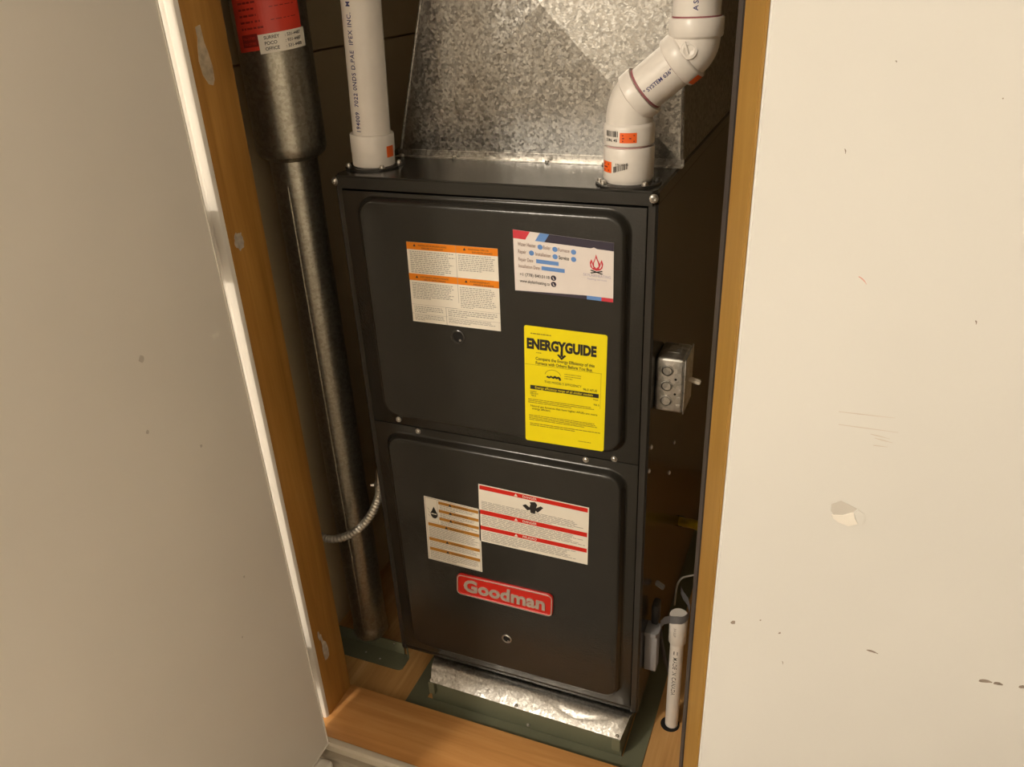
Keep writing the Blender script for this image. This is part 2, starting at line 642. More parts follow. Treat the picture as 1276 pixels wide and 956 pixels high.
# header and right casing (outside the frame)
b = bmesh.new(); box(b, 1.108, 1.20, -.152, -.03, ST, 2.06, 0.002)
struct('trim_3', b, 'white_trim')
# sill board and the stepped moulding under its front edge
b = bmesh.new(); box(b, -0.205, 1.10, -0.176, -0.0625, CZ + 0.0002, ST, 0.0015)
struct('trim_4', b, 'sill', 40, 'orange brown fir sill board with knots')
b = bmesh.new()
prism(b, [(-.1765, -.064), (-.1765, -.0585), (-.1790, -.0575), (-.1860, -.0585), (-.1895, -.062), (-.1905, -.068), (-.1905, FZ), (-.1765, FZ)], 0, -0.21, 1.10)
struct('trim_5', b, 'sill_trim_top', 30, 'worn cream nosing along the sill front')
b = bmesh.new()
prism(b, [(-.1906, -.0735), (-.2010, -.0720), (-.2040, -.0735), (-.2050, -.0790), (-.2200, -.0840), (-.2225, -.0870), (-.2235, FZ), (-.1906, FZ)], 0, -0.21, 1.10)
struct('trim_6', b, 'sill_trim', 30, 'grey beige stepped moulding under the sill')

# ---------------------------------------------------------------- doors
# left door: hangs on the left jamb, swung open about 88 degrees, a little out of plumb
LB = Vector((-0.0445, -0.19, -0.055))
tilt = (-0.0580 + 0.0445) / (1.0931 + 0.0549)
ang = R(1.5)
dv = Vector((math.sin(ang), -math.cos(ang), 0))       # from the hinge edge towards the room
tv = Vector((-math.cos(ang), -math.sin(ang), 0))      # towards the outer face
up = Vector((tilt, 0, 1))


def slab(bm, o, e1, L, e2, T, e3, H, bev=0.0015):
    bb = bmesh.new()
    bmesh.ops.create_cube(bb, size=1.0)
    for v in bb.verts:
        v.co = o + e1 * ((v.co.x + .5) * L) + e2 * ((v.co.y + .5) * T) + e3 * ((v.co.z + .5) * H)
    if bev:
        bmesh.ops.bevel(bb, geom=bb.edges[:], offset=bev, segments=2, affect='EDGES')
    bmesh.ops.recalc_face_normals(bb, faces=bb.faces[:])
    merge(bm, bb)
    return bm


b = bmesh.new(); slab(b, LB, dv, 0.50, tv, 0.032, up, 2.02)
door1 = struct('door_1', b, 'door_left', 40, 'off-white slab door open on the left, in shade')
for zc in (0.832, 0.105, 1.60):
    b = bmesh.new()
    o0 = LB + up * (zc - LB.z)
    box(b, o0.x - 0.085, o0.x - 0.006, -0.1895, -0.1865, zc - 0.046, zc + 0.046, 0.0006, 1)
    h = obj('hinge', b, 'hinge', door1, 40)
    b = bmesh.new()
    cyl(b, (o0.x - 0.088, -0.184, zc - 0.05), (o0.x - 0.088, -0.184, zc + 0.05), 0.0065, 14)
    obj('knuckle', b, 'hinge', h, 40)
    b = bmesh.new()
    box(b, o0.x - 0.090, o0.x - 0.086, -0.184, -0.146, zc - 0.046, zc + 0.046)
    obj('leaf', b, 'hinge', h, 40)
for dl, zc, r_, mt in ((0.150, 0.742, .0035, 'mark_soft'), (0.087, 0.382, .0016, 'mark_soft'), (0.118, 0.30, .0012, 'mark_soft'), (0.17, 0.66, .0022, 'mark_soft'), (0.10, 0.60, .0018, 'mark_soft')):
    c0 = LB + up * (zc - LB.z) + dv * dl
    b = bmesh.new()
    pa = blob(0, 0, r_, r_ * 1.2, 12, .25, int(dl * 1000))
    A = [b.verts.new(c0 + dv * x + Vector((0, 0, 1)) * y - tv * -.0001) for x, y in pa]
    B = [b.verts.new(c0 + dv * x + Vector((0, 0, 1)) * y - tv * .00025) for x, y in pa]
    for i in range(12):
        b.faces.new((A[i], A[(i + 1) % 12], B[(i + 1) % 12], B[i]))
    b.faces.new(A); b.faces.new(B)
    bmesh.ops.recalc_face_normals(b, faces=b.faces[:])
    obj('scuff', b, mt, door1)

# right door: half open, unpainted wooden free edge towards the opening
th = R(27)
re = Vector((math.cos(th), math.sin(th), 0))          # along the leaf, free edge -> hinge
rn = Vector((math.sin(th), -math.cos(th), 0))         # outer face normal
RB = Vector((0.5912, -0.43, -0.055))
zup = Vector((0, 0, 1))
b = bmesh.new(); slab(b, RB + re * 0.0012, re, 0.578, -rn, 0.035, zup, 2.02, 0.001)
door2 = struct('door_2', b, 'white_door', 40, 'white slab door half open on the right, with chips and scuffs')
b = bmesh.new(); slab(b, RB - rn * 0.0012 - re * 0.0012, re, 0.0024, -rn, 0.0326, zup, 2.02, 0.0006)
obj('edge_strip', b, 'edge_wood', door2, 40, None, 'unpainted wooden door edge')
b = bmesh.new(); slab(b, RB - rn * 0.0355 - re * 0.0005, re, 0.02, -rn, 0.014, zup, 2.02, 0.003)
obj('weatherstrip', b, 'rubber', door2, 40, None, 'dark weatherstrip beside the door edge')


def on_door(poly, th_, mat, name='scuff', lift=0.0):
    """poly in (s, z): s along the right door from its free edge"""
    bb = bmesh.new()
    A = [bb.verts.new(RB + re * s + zup * (z - RB.z) + rn * (lift - 0.0002)) for s, z in poly]
    B = [bb.verts.new(RB + re * s + zup * (z - RB.z) + rn * (lift + th_)) for s, z in poly]
    n = len(poly)
    for i in range(n):
        bb.faces.new((A[i], A[(i + 1) % n], B[(i + 1) % n], B[i]))
    bb.faces.new(A); bb.faces.new(B)
    bmesh.ops.recalc_face_normals(bb, faces=bb.faces[:])
    return obj(name, bb, mat, door2)


# torn paint chip: lifted skin, its shaded upper and lit lower facets put into the colours
on_door([(.083, .7465), (.0900, .7486), (.1036, .7398), (.1009, .7365), (.0931, .7350), (.0862, .7362), (.0835, .7400)], .0003, 'chip_shade', 'paint_chip', .0001)
on_door([(.0842, .7370), (.0862, .7366), (.0931, .7355), (.1009, .7370), (.1030, .7310), (.1058, .7262), (.0985, .7249), (.0903, .7295), (.0858, .7335)], .0010, 'white_trim', 'paint_chip', .0001)
on_door([(.1012, .7372), (.1036, .7398), (.1093, .7348), (.1109, .7287), (.1090, .7252), (.1062, .7258), (.1034, .7310)], .0009, 'white_door', 'paint_chip', .0001)


def stroke(p, q, w, mat, wob=0.0, nm='scuff'):
    (s0, z0), (s1, z1) = p, q
    n = 6
    a, c = [], []
    nx_, nz_ = -(z1 - z0), (s1 - s0)
    ll = math.hypot(nx_, nz_) or 1
    for k in range(n + 1):
        t = k / n
        ww = w * (0.35 + 0.65 * math.sin(math.pi * min(1, t + .12))) * random.uniform(.7, 1.1)
        o_ = wob * math.sin(3 * t)
        x_, y_ = s0 + (s1 - s0) * t + nx_ / ll * o_, z0 + (z1 - z0) * t + nz_ / ll * o_
        a.append((x_ + nx_ / ll * ww / 2, y_ + nz_ / ll * ww / 2))
        c.append((x_ - nx_ / ll * ww / 2, y_ - nz_ / ll * ww / 2))
    on_door(a + c[::-1], .00012, mat, nm)


for p, q in (((.0768, .8251), (.1187, .8160)), ((.0783, .8147), (.1232, .8038)), ((.1067, .8008), (.1207, .7954)), ((.1066, .7948), (.1176, .7923)), ((.103, .8045), (.118, .799))):
    stroke(p, q, .0007, 'mark_light')
for p, q, w in (((.2444, .5417), (.2572, .5372), .0042), ((.2590, .5366), (.2680, .5326), .0036), ((.2840, .5285), (.2990, .5235), .0040),
                ((.1353, .5927), (.1460, .5867), .0018), ((.0165, .6395), (.0195, .6370), .0038), ((.0570, .6222), (.0585, .6210), .0020),
                ((.0398, .6382), (.0406, .6372), .0016), ((.0538, 1.0045), (.0545, 1.0015), .0007), ((.1612, .8865), (.1622, .8835), .0010),
                ((.0760, 1.0515), (.0768, 1.0505), .0008), ((.1446, 1.0277), (.1452, 1.0270), .0009), ((.0636, .5900), (.0645, .5860), .0006)):
    stroke(p, q, w, 'mark_dark', .0004)
stroke((.0752, .9238), (.0812, .9180), .0009, 'pink_mark', .0006, 'crayon_mark')

# ---------------------------------------------------------------- furnace
W, H, D = 0.4445, 0.8689, 0.73
fur = thing('furnace', 'dark charcoal upright gas furnace with labelled door panels in the closet', 'furnace', (W / 2, D / 2, 0))
# cabinet: sides with folded front flanges, back, bottom lip, cap
for s in (0, 1):
    b = bmesh.new()
    if s == 0:
        pl = [(0, 0.003), (0.003, 0), (0.011, 0), (0.011, 0.012), (0.0015, 0.012), (0.0015, D), (0, D)]
    else:
        pl = [(W, 0.003), (W - 0.003, 0), (W - 0.0115, 0), (W - 0.0115, 0.012), (W - 0.0015, 0.012), (W - 0.0015, D), (W, D)]
    prism(b, pl, 2, 0.0, H - 0.016)
    obj('side_panel', b, 'steel_edge', fur, 30)
b = bmesh.new(); box(b, 0.0015, W - 0.0015, D - 0.002, D, 0, H - 0.002)
obj('back_panel', b, 'steel', fur)
b = bmesh.new()
box(b, 0.004, W - 0.004, 0.0005, 0.012, 0.0, 0.012, 0.0025)
box(b, 0.002, W - 0.002, 0.004, D - 0.003, 0.0, 0.003)
obj('bottom_lip', b, 'steel', fur, 35)
# cap: top sheet with a turned-down front edge and chamfered corners
b = bmesh.new()
prism(b, [(0.0, 0.006), (0.006, -0.004), (W - 0.006, -0.004), (W, 0.006), (W, D), (0.0, D)], 2, H - 0.0165, H + 0.0005)
bmesh.ops.bevel(b, geom=[e for e in b.edges if all(v.co.z > H for v in e.verts)], offset=0.0022, segments=3, affect='EDGES')
obj('top_cap', b, 'steel', fur, 30)
# door panels: flat flange with a pressed raised field
PROF = [(0, 0), (0.0015, 0.0006), (0.003, 0.0025), (0.0055, 0.0085), (0.0072, 0.0108), (0.0092, 0.0118), (0.0115, 0.0121)]
b = bmesh.new()
box(b, 0.0118, W - 0.0122, -0.003, 0.006, 0.490, H - 0.0195, 0.0008)
emboss(b, 0.034, 0.4155, 0.504, 0.8465, 0.030, -0.003, PROF)
ud = obj('upper_door', b, 'steel', fur, 30)
b = bmesh.new()
box(b, 0.0118, W - 0.0122, -0.0027, 0.006, 0.0135, 0.4885, 0.0008)
emboss(b, 0.030, 0.4185, 0.030, 0.4765, 0.030, -0.0027, PROF)
ld = obj('lower_door', b, 'steel', fur, 30)
for x, z in ((0.057, 0.498), (0.089, 0.4825), (0.357, 0.484), (0.398, 0.4935)):
    screw((x, -0.003, z), (0, -1, 0), 0.0036, 'zinc', fur, 0.003)
screw((0.0045, -0.004, 0.8615), (-0.3, -1, 0), 0.0044, 'zinc', fur, 0.004)
screw((W - 0.0045, -0.004, 0.8615), (0.3, -1, 0), 0.0044, 'zinc', fur, 0.004)
for y, z in ((0.020, 0.508), (0.012, 0.4735), (0.17, 0.37), (0.20, 0.41), (0.30, 0.52)):
    screw((W, y, z), (1, 0, 0), 0.0028, 'zinc', fur, 0.002)
# round sight holes with a rolled rim
for x, z, r, nm in ((0.1765, 0.6570, 0.0108, 'upper'), (0.2222, 0.1085, 0.0088, 'lower')):
    b = bmesh.new()
    lathe(b, (x, -0.0149, z), (0, -1, 0), [(0.0, r), (0.0012, r * 1.0), (0.0018, r * 0.9), (0.0014, r * 0.76), (0.0005, r * 0.72), (0.0004, 0)], 24)
    pr_ = obj('sight_hole_rim', b, 'steel_edge' if nm == 'upper' else 'zinc', fur, 40)
    b = bmesh.new()
    lathe(b, (x, -0.0154, z), (0, -1, 0), [(0, r * 0.70), (0.0003, r * 0.70)], 20)
    obj('dark_disc', b, 'hole', pr_)  # flat black disc paints the dark of the sight hole
    b = bmesh.new()
    lathe(b, (x + r * 0.30, -0.0157, z - r * 0.42), (0, -1, 0), [(0, r * 0.17), (0.0010, r * 0.14), (0.0013, 0)], 10)
    obj('glint_bead', b, 'zinc', pr_, 40)  # raised zinc bead added as a glint inside the sight hole

LY = -0.0152     # just proud of the raised fields


def sheet(quad, y=LY, th=0.00025, lift=0.00018):
    TL, TR, BR, BL = quad

    def f(u, v, h):
        x = (TL[0] * (1 - u) + TR[0] * u) * (1 - v) + (BL[0] * (1 - u) + BR[0] * u) * v
        z = (TL[1] * (1 - u) + TR[1] * u) * (1 - v) + (BL[1] * (1 - u) + BR[1] * u) * v
        return (x, y - th - lift * h, z)
    w = math.hypot(TR[0] - TL[0], TR[1] - TL[1])
    hh = math.hypot(BL[0] - TL[0], BL[1] - TL[1])
    return f, w, hh


class Label(Ink):
    """flat label: u to the right, v down, both 0..1"""
    def __init__(self, name, quad, mat, label, parent=fur, corner=0.0):
        f, self.w, self.h = sheet(quad)
        super().__init__(f)
        bb = bmesh.new()
        if corner:
            cu, cv = corner / self.w, corner / self.h
            uv = [(cu + (1 - 2 * cu) * sx + cu * math.cos(R(a)) * k1, cv + (1 - 2 * cv) * sy + cv * math.sin(R(a)) * k1)
                  for sx, sy, a0 in ((1, 0, 270), (1, 1, 0), (0, 1, 90), (0, 0, 180)) for a in (a0, a0 + 30, a0 + 60, a0 + 90) for k1 in (1,)]
        else:
            uv = [(0, 0), (1, 0), (1, 1), (0, 1)]
        A = [bb.verts.new(Vector(f(u, v, 0))) for u, v in uv]
        B = [bb.verts.new(Vector(f(u, v, 0)) + Vector((0, 0.0003, 0))) for u, v in uv]
        n = len(uv)
        for i in range(n):
            bb.faces.new((A[i], A[(i + 1) % n], B[(i + 1) % n], B[i]))
        bb.faces.new(A); bb.faces.new(B)
        bmesh.ops.recalc_face_normals(bb, faces=bb.faces[:])
        self.o = obj(name, bb, mat, parent, None, None, label)

    def t(self, ink, s, u, v, size, bold=0.0, width=None, align='l', space=1.0, slope=0.0, h=2):
        """size in label heights; width in label widths"""
        vs, fs, w = glyphs(s, bold, space)
        sx = size * self.h / self.w if width is None else width / w
        if align == 'c':
            u -= w * sx / 2
        if align == 'r':
            u -= w * sx
        V, F = self.d.setdefault(ink, ([], []))
        n = len(V)
        V.extend(self.f(u + a * sx, v - bb * size + slope * a * sx, h) for a, bb in vs)
        F.extend(tuple(i + n for i in q) for q in fs)

    def tri(self, ink, u, v, s, h=2):
        k = s * self.h / self.w
        self.poly(ink, [(u - k * .6, v + s * .5), (u + k * .6, v + s * .5), (u, v - s * .55)], h)


# orange warning label on the upper door
L = Label('warning_label', ((.1108, .7886), (.2434, .7891), (.2417, .6736), (.1087, .6733)), 'paper', 'white label with orange warning bands')
for v0, v1 in ((0.0, 0.088), (0.383, 0.468)):
    L.rect('orange', 0, v0, 1, v1, 1, 'orange_band')
L.rect('grey_ink', .548, 0, .552, .70, 1.5)
for u, v, s1, s2 in ((.09, .035, 'WARNING: FIRE OR EXPLOSION HAZARD', 'FAILURE TO FOLLOW'), (.645, .035, 'WARNING: FIRE OR', 'EXPLOSION HAZARD'),
                     (.09, .42, 'AVERTISSEMENT: RISQUE D INCENDIE', 'OU D EXPLOSION'), (.645, .42, 'AVERTISSEMENT:', 'RISQUE D INCENDIE')):
    L.tri('black', u, v, .03)
    L.t('black', s1, u + .04, v + .008, .028, width=.32 if u < .5 else .22)
    L.t('black', s2, u + .08, v + .040, .028, width=.24 if u < .5 else .22)
L.fine('grey_ink', .03, .10, .535, .375, 12)
L.fine('grey_ink', .57, .10, .97, .30, 9)
L.fine('grey_ink', .03, .49, .50, .70, 10)
L.fine('grey_ink', .57, .49, .97, .76, 12)
L.rect('grey_ink', .0, .772, .53, .775)
L.rect('grey_ink', .395, .775, .40, 1.0)
L.rect('grey_ink', .40, .775, 1.0, .778)
L.rect('grey_ink', .0, .89, 1.0, .893)
L.fine('grey_ink', .03, .79, .38, .88, 4)
L.fine('grey_ink', .03, .90, .38, .98, 4)
L.fine('grey_ink', .42, .79, .97, .885, 4)
L.fine('grey_ink', .42, .90, .97, .97, 4)
L.build(L.o, {'orange': 'orange_band', 'black': 'heading', 'grey_ink': 'fine_print'})

# installer's card
L = Label('service_card', ((.2656, .8159), (.3962, .8083), (.3963, .7318), (.2653, .7346)), 'card', 'white service card with red, blue and navy bars and a flame logo')
L.poly('card_red', [(0, 0), (.175, 0), (.125, .135), (0, .135)], 1, 'red_bar')
L.poly('blue', [(.275, 0), (.37, 0), (.32, .135), (.225, .135)], 1, 'blue_bar')
L.poly('navy', [(.37, 0), (1, 0), (1, .135), (.84, .135), (.81, .115), (.78, .135), (.32, .135)], 1, 'navy_bar')
L.poly('navy', [(.0, .995), (.0, 1), (.74, 1), (.74, .935), (.5, .955)], 1, 'navy_bar')
L.rect('blue', .74, .935, .885, 1, 1, 'blue_bar')
L.rect('card_red', .885, .935, 1, 1, 1, 'red_bar')
for s, u, v, w, bl in (('Water Heater', .045, .245, .185, 0), ('Boiler', .305, .25, .075, 0), ('Furnace', .455, .255, .115, 0),
                       ('Repair', .045, .365, .085, 0), ('Installation', .225, .372, .155, 0), ('Service', .46, .382, .105, .012)):
    L.t('brown_ink' if not bl else 'black', s, u, v, .088, bl, w)
for u, v in ((.275, .225), (.425, .23), (.61, .235), (.185, .34), (.425, .35), (.61, .355)):
    L.disc('blue', u, v, .042, ax=L.h / L.w, nm='check_dot')
L.t('brown_ink', 'Repair Date', .045, .49, .085, 0, .155)
L.rect('blue', .23, .43, .46, .495, 1, 'date_field')
L.t('brown_ink', 'Installation Date', .045, .60, .085, 0, .22)
L.rect('blue', .285, .535, .52, .60, 1, 'date_field')
L.t('black', '+1 (778) 840.0118', .055, .735, .075, .006, .31)
L.t('black', 'www.skylairheating.ca', .055, .845, .075, .008, .31)
for v in (.71, .815):
    L.disc('navy', .405, v, .045, ax=L.h / L.w, nm='contact_dot')
    L.poly('card', [(.396, v - .02), (.402, v - .02), (.408, v + .012), (.416, v + .014), (.414, v + .026), (.402, v + .02)], 2)
# flame over crossed logs
L.poly('card_red', [(.83, .22), (.845, .30), (.868, .37), (.885, .30), (.90, .37), (.893, .44), (.87, .48), (.835, .495), (.80, .48), (.775, .44), (.77, .37), (.785, .31), (.80, .37), (.818, .30)], 2, 'flame_logo')
L.poly('card', [(.83, .28), (.852, .37), (.855, .42), (.833, .455), (.812, .42), (.812, .37)], 3)
L.poly('card', [(.88, .35), (.888, .40), (.873, .45), (.86, .455), (.872, .41)], 3)
L.poly('card', [(.79, .36), (.783, .40), (.795, .45), (.806, .45), (.797, .41)], 3)
L.poly('black', [(.772, .50), (.785, .485), (.90, .535), (.888, .55)], 2, 'logo_log')
L.poly('black', [(.90, .50), (.887, .485), (.772, .535), (.785, .55)], 2, 'logo_log')
L.t('lilac', 'SKYLAIRHEATING', .705, .60, .062, 0, .27)
L.t('lilac', 'heating services', .745, .655, .045, 0, .19)
L.build(L.o, {'card_red': 'red_bar', 'blue': 'blue_bar', 'navy': 'navy_bar', 'brown_ink': 'form_text', 'black': 'contact_text', 'card': 'flame_cutout', 'lilac': 'pale_text'})

# yellow energy label
L = Label('energy_label', ((.2757, .6871), (.3897, .6862), (.3861, .5106), (.2713, .5086)), 'yellow', 'bright yellow energy guide label', corner=.003)
L.fine('yellow_ink', .08, .050, .56, .068, 1, .5)
L.t('black', 'ENERGYGUIDE', .03, .182, .112, .055, .85)
L.rect('black', .448, .180, .478, .222, 2)
L.poly('black', [(.405, .210), (.43, .204), (.463, .228), (.496, .204), (.52, .210), (.463, .250)], 2)
L.fine('yellow_ink', .15, .205, .33, .221, 1, .5)
L.t('black', 'Compare the Energy Efficiency of this', .14, .274, .037, .012, .72)
L.t('black', 'Furnace with Others Before You Buy.', .14, .311, .037, .012, .70)
L.rect('yellow_ink', .0, .318, .95, .3205)
L.rect('yellow_ink', .94, .318, .943, .62)
L.poly('black', [(.27, .41), (.29, .396), (.31, .403), (.33, .392), (.355, .400), (.385, .388), (.40, .398), (.43, .392), (.45, .40), (.46, .42), (.44, .428), (.425, .41), (.40, .418), (.385, .408), (.36, .418), (.335, .408), (.31, .418), (.285, .412)], 2)
for k in range(16):
    a0, a1 = R(190 + 10 * k), R(199 + 10 * k)
    L.poly('yellow_ink', [(.355 + .095 * math.cos(a0), .395 + .05 * math.sin(a0)), (.355 + .095 * math.cos(a1), .395 + .05 * math.sin(a1)),
                          (.355 + .102 * math.cos(a1), .395 + .054 * math.sin(a1)), (.355 + .102 * math.cos(a0), .395 + .054 * math.sin(a0))])
L.fine('yellow_ink', .50, .355, .70, .41, 3, .4)
L.t('black', "THIS MODEL'S EFFICIENCY", .25, .460, .028, 0, .46)
L.t('black', '96.0 AFUE', .73, .480, .030, 0.004, .17)
L.poly('black', [(.855, .496), (.885, .496), (.87, .516)], 2)
L.rect('black', .07, .495, .92, .530, 1, 'black_bar')
L.t('yellow', 'Energy efficiency range of all similar models', .13, .521, .030, .004, .72, h=2)
for q, u, v, w in (('Lowest', .07, .555, .08), ('Efficient', .07, .573, .10), ('78.0', .075, .593, .065), ('Most', .855, .552, .06), ('98.5', .86, .598, .07)):
    L.t('black', q, u, v, .021, 0, w)
L.fine('yellow_ink', .04, .612, .94, .655, 3, .45)
L.t('black', 'Natural gas furnaces that have higher AFUEs are more', .07, .685, .024, .006, .84)
L.t('black', 'energy efficient.', .09, .709, .024, .006, .24)
L.fine('yellow_ink', .05, .755, .93, .81, 4, .45)
L.fine('yellow_ink', .06, .828, .96, .86, 2, .45)
L.fine('yellow_ink', .68, .930, .90, .944, 1, .45)
L.build(L.o, {'black': 'black_print', 'yellow_ink': 'fine_print', 'yellow': 'reversed_print'})

# red danger label on the lower door
L = Label('danger_label', ((.1909, .4154), (.3655, .4110), (.3631, .3054), (.1862, .3059)), 'paper', 'white label with three red danger bands')
for v0, v1, s, u in ((.015, .085, 'DANGER', .41), (.435, .51, 'DANGER', .41), (.715, .785, 'PELIGRO', .41)):
    L.rect('red', .01, v0, .99, v1, 1, 'red_band')
    L.tri('paper', .35, (v0 + v1) / 2, .045)
    L.t('paper', s, u, v1 - .018, .055, .008, .13)
L.poly('black', [(.41, .20), (.44, .17), (.475, .21), (.485, .15), (.475, .12), (.525, .10), (.545, .14), (.535, .20), (.575, .15), (.60, .17), (.55, .27), (.53, .245), (.525, .30), (.485, .30), (.48, .25), (.455, .27)], 2, 'shutoff_symbol')
L.fine('grey_ink', .025, .275, .975, .425, 7)
L.fine('grey_ink', .025, .52, .975, .70, 8)
L.fine('grey_ink', .025, .80, .93, .975, 8)
L.build(L.o, {'red': 'red_band', 'paper': 'band_text', 'black': 'shutoff_symbol', 'grey_ink': 'fine_print'})

# amber label beside it
L = Label('caution_label', ((.0934, .3715), (.1904, .3675), (.1862, .2424), (.0890, .2444)), 'paper', 'white label with six amber bands and a flame symbol')
for u0, u1, v0, v1 in ((.26, .97, .03, .075), (.26, .97, .155, .20), (.26, .97, .275, .32), (.045, .97, .395, .445), (.045, .97, .63, .68), (.045, .97, .79, .84)):
    L.rect('amber', u0, v0, u1, v1, 1, 'amber_band')
    L.tri('black', .47 if u0 > .1 else .38, (v0 + v1) / 2, .038)
    L.t('black', 'WARNING', .53 if u0 > .1 else .44, v1 - .008, .035, 0, .25)
for v in (.08, .205):
    L.fine('grey_ink', .28, v, .96, v + .07, 3)
L.fine('grey_ink', .28, .325, .96, .39, 3)
L.fine('grey_ink', .05, .45, .96, .625, 9)
L.fine('grey_ink', .05, .685, .96, .785, 5)
L.fine('grey_ink', .05, .845, .96, .97, 6)
for a in ((.02, .01, .98, .016), (.02, .984, .98, .99), (.02, .01, .026, .99), (.974, .01, .98, .99), (.02, .375, .24, .378), (.236, .02, .24, .378)):
    L.rect('grey_ink', *a)
L.disc('black', .17, .25, .062, 2, ax=L.h / L.w * .78)
L.poly('black', [(.12, .215), (.17, .13), (.22, .215)], 2)
L.rect('paper', .12, .235, .215, .25, 3)
for k, (u0, u1) in enumerate(((.05, .09), (.07, .11), (.06, .10))):
    L.poly('grey_ink', [(u0, .16 + k * .05), (u1, .19 + k * .05), (u1, .197 + k * .05), (u0, .168 + k * .05)], 2)
L.build(L.o, {'amber': 'amber_band', 'black': 'warning_symbol', 'grey_ink': 'fine_print', 'paper': 'symbol_cutout'})

# maker's badge: red rounded plate, pale rim, raised letters
BQ = ((.1407, .2297), (.3080, .2309), (.3057, .1850), (.1371, .1857))
f, bw, bh = sheet(BQ, LY, 0.0, 0.001)


def badge_ring(ins, h, r):
    out = []
    for px, pz in rrect(0 + ins, bw - ins, 0 + ins, bh - ins, max(r - ins, .001), 6):
        out.append(f(px / bw, 1 - pz / bh, h))
    return out


b = bmesh.new()
rings = [[b.verts.new(p) for p in badge_ring(i, h, .009)] for i, h in ((0, 0), (0.0, 3.2), (0.0012, 4.2), (0.0030, 4.2), (0.0042, 3.2))]
for a, c in zip(rings, rings[1:]):
    for i in range(len(a)):
        j = (i + 1) % len(a)
        b.faces.new((a[i], a[j], c[j], c[i]))
b.faces.new(rings[-1])
bmesh.ops.recalc_face_normals(b, faces=b.faces[:])
badge = obj('name_badge', b, 'badge_red', fur, 30, None, 'red rounded badge with raised silver letters')
b = bmesh.new()
r1 = [b.verts.new(p) for p in badge_ring(0.0010, 4.35, .009)]
r2 = [b.verts.new(p) for p in badge_ring(0.0026, 4.35, .009)]
for i in range(len(r1)):
    j = (i + 1) % len(r1)
    b.faces.new((r1[i], r1[j], r2[j], r2[i]))
bmesh.ops.recalc_face_normals(b, faces=b.faces[:])
obj('rim', b, 'silver', badge)
vs, fs, wd = glyphs('Goodman', 0.03)
V, F = [], []
s = .0335
k = .85 / wd
for q, hh in ((0, 4.9), (1, 3.0)):
    V.extend(f(.075 + x * k, .735 - y * s / bh, hh) for x, y in vs)
n = len(vs)
F = [t for t in fs]
from collections import Counter
ec = Counter()
for t in fs:
    for i in range(len(t)):
        ec[tuple(sorted((t[i], t[(i + 1) % len(t)])))] += 1
for (i, j), c in ec.items():
    if c == 1:
        F.append((i, j, j + n, i + n))
obj('raised_letters', (V, F), 'silver', badge)

# ---------------------------------------------------------------- supply duct on top of the furnace
duct = thing('supply_duct', 'galvanized sheet metal supply duct with diagonal creases standing on the furnace', 'duct', (0.24, 0.4, H))
DY = 0.13
zb, zt = H + 0.004, 1.262
xl0, xl1, xr0, xr1 = 0.0345, 0.1415, 0.4445, 0.4300
ctr = (0.262, DY - 0.016, 1.066)
b = bmesh.new()
q = [(xl0, zb), (xr0, zb), (xr1, zt), (xl1, zt)]
N = 8
vc = b.verts.new(ctr)
vq = [b.verts.new((x, DY, z)) for x, z in q]
for i in range(4):
    b.faces.new((vc, vq[i], vq[(i + 1) % 4]))
bmesh.ops.recalc_face_normals(b, faces=b.faces[:])
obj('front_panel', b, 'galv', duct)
b = bmesh.new()
for xa, xb_, o in ((xl0, xl1, 1), (xr0, xr1, -1)):
    v = [b.verts.new(p) for p in ((xa, DY + .0005, zb), (xa, 0.66, zb), (xb_, 0.66, zt), (xb_, DY + .0005, zt))]
    b.faces.new(v)
v = [b.verts.new(p) for p in ((xl0, .66, zb), (xr0, .66, zb), (xr1, .66, zt), (xl1, .66, zt))]
b.faces.new(v)
bmesh.ops.solidify(b, geom=b.faces[:], thickness=0.0008)
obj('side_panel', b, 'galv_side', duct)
# standing corner seams
for xa, xb_, s in ((xl0, xl1, -1), (xr0, xr1, 1)):
    b = bmesh.new()
    tube(b, [(xa + s * .0015, DY - .0005, zb), (xb_ + s * .0015, DY - .0005, zt)], 0.0022, 8)
    obj('corner_seam', b, 'galv_side', duct, 40)
b = bmesh.new()
prism(b, [(DY - .013, H + .0006), (DY - .013, H + .0018), (DY - .0025, H + .0018), (DY - .0025, H + .010), (DY - .0008, H + .010), (DY, H + .0006)], 0, xl0 - .004, xr0 + .004)
obj('base_flange', b, 'galv_flap', duct, 30)
for x in (.040, .125, .265, .345, .432):
    screw((x, DY - .010, H + .0018), (0, -.35, 1), 0.0032, 'zinc', duct, 0.0028)
# duct carries on upward out of sight
b = bmesh.new(); box(b, xl1, xr1, DY + .002, .66, zt, 2.29)
obj('riser', b, 'galv_side', duct)

# ---------------------------------------------------------------- vent pipes on the cap
TOP = H + 0.0006


def pipe_flange(cx, cy, r, parent, spots):
    b = bmesh.new()
    lathe(b, (cx, cy, TOP), (0, 0, 1), [(0, r), (0.002, r), (0.0028, r - .0012), (0.0028, 0.02)], 40)
    fl = obj('pipe_flange', b, 'steel_edge', parent, 35)
    for a, m in spots:
        screw((cx + (r - .005) * math.cos(R(a)), cy + (r - .005) * math.sin(R(a)), TOP + .0028), (0, 0, 1), 0.0034, m, parent, 0.004)


def wrap(p0, d, r, a0, flip=False):
    """surface map on a cylinder: x metres along the axis, y metres round it"""
    d = Vector(d).normalized()
    p0 = Vector(p0)
    e = Vector((0, -1, 0))
    e = (e - d * e.dot(d)).normalized()
    g = e.cross(d) if flip else d.cross(e)

    def f(x, y, h):
        a = a0 + y / r
        return tuple(p0 + d * x + (e * math.cos(a) + g * math.sin(a)) * (r + .00015 * h + .0001))
    return f


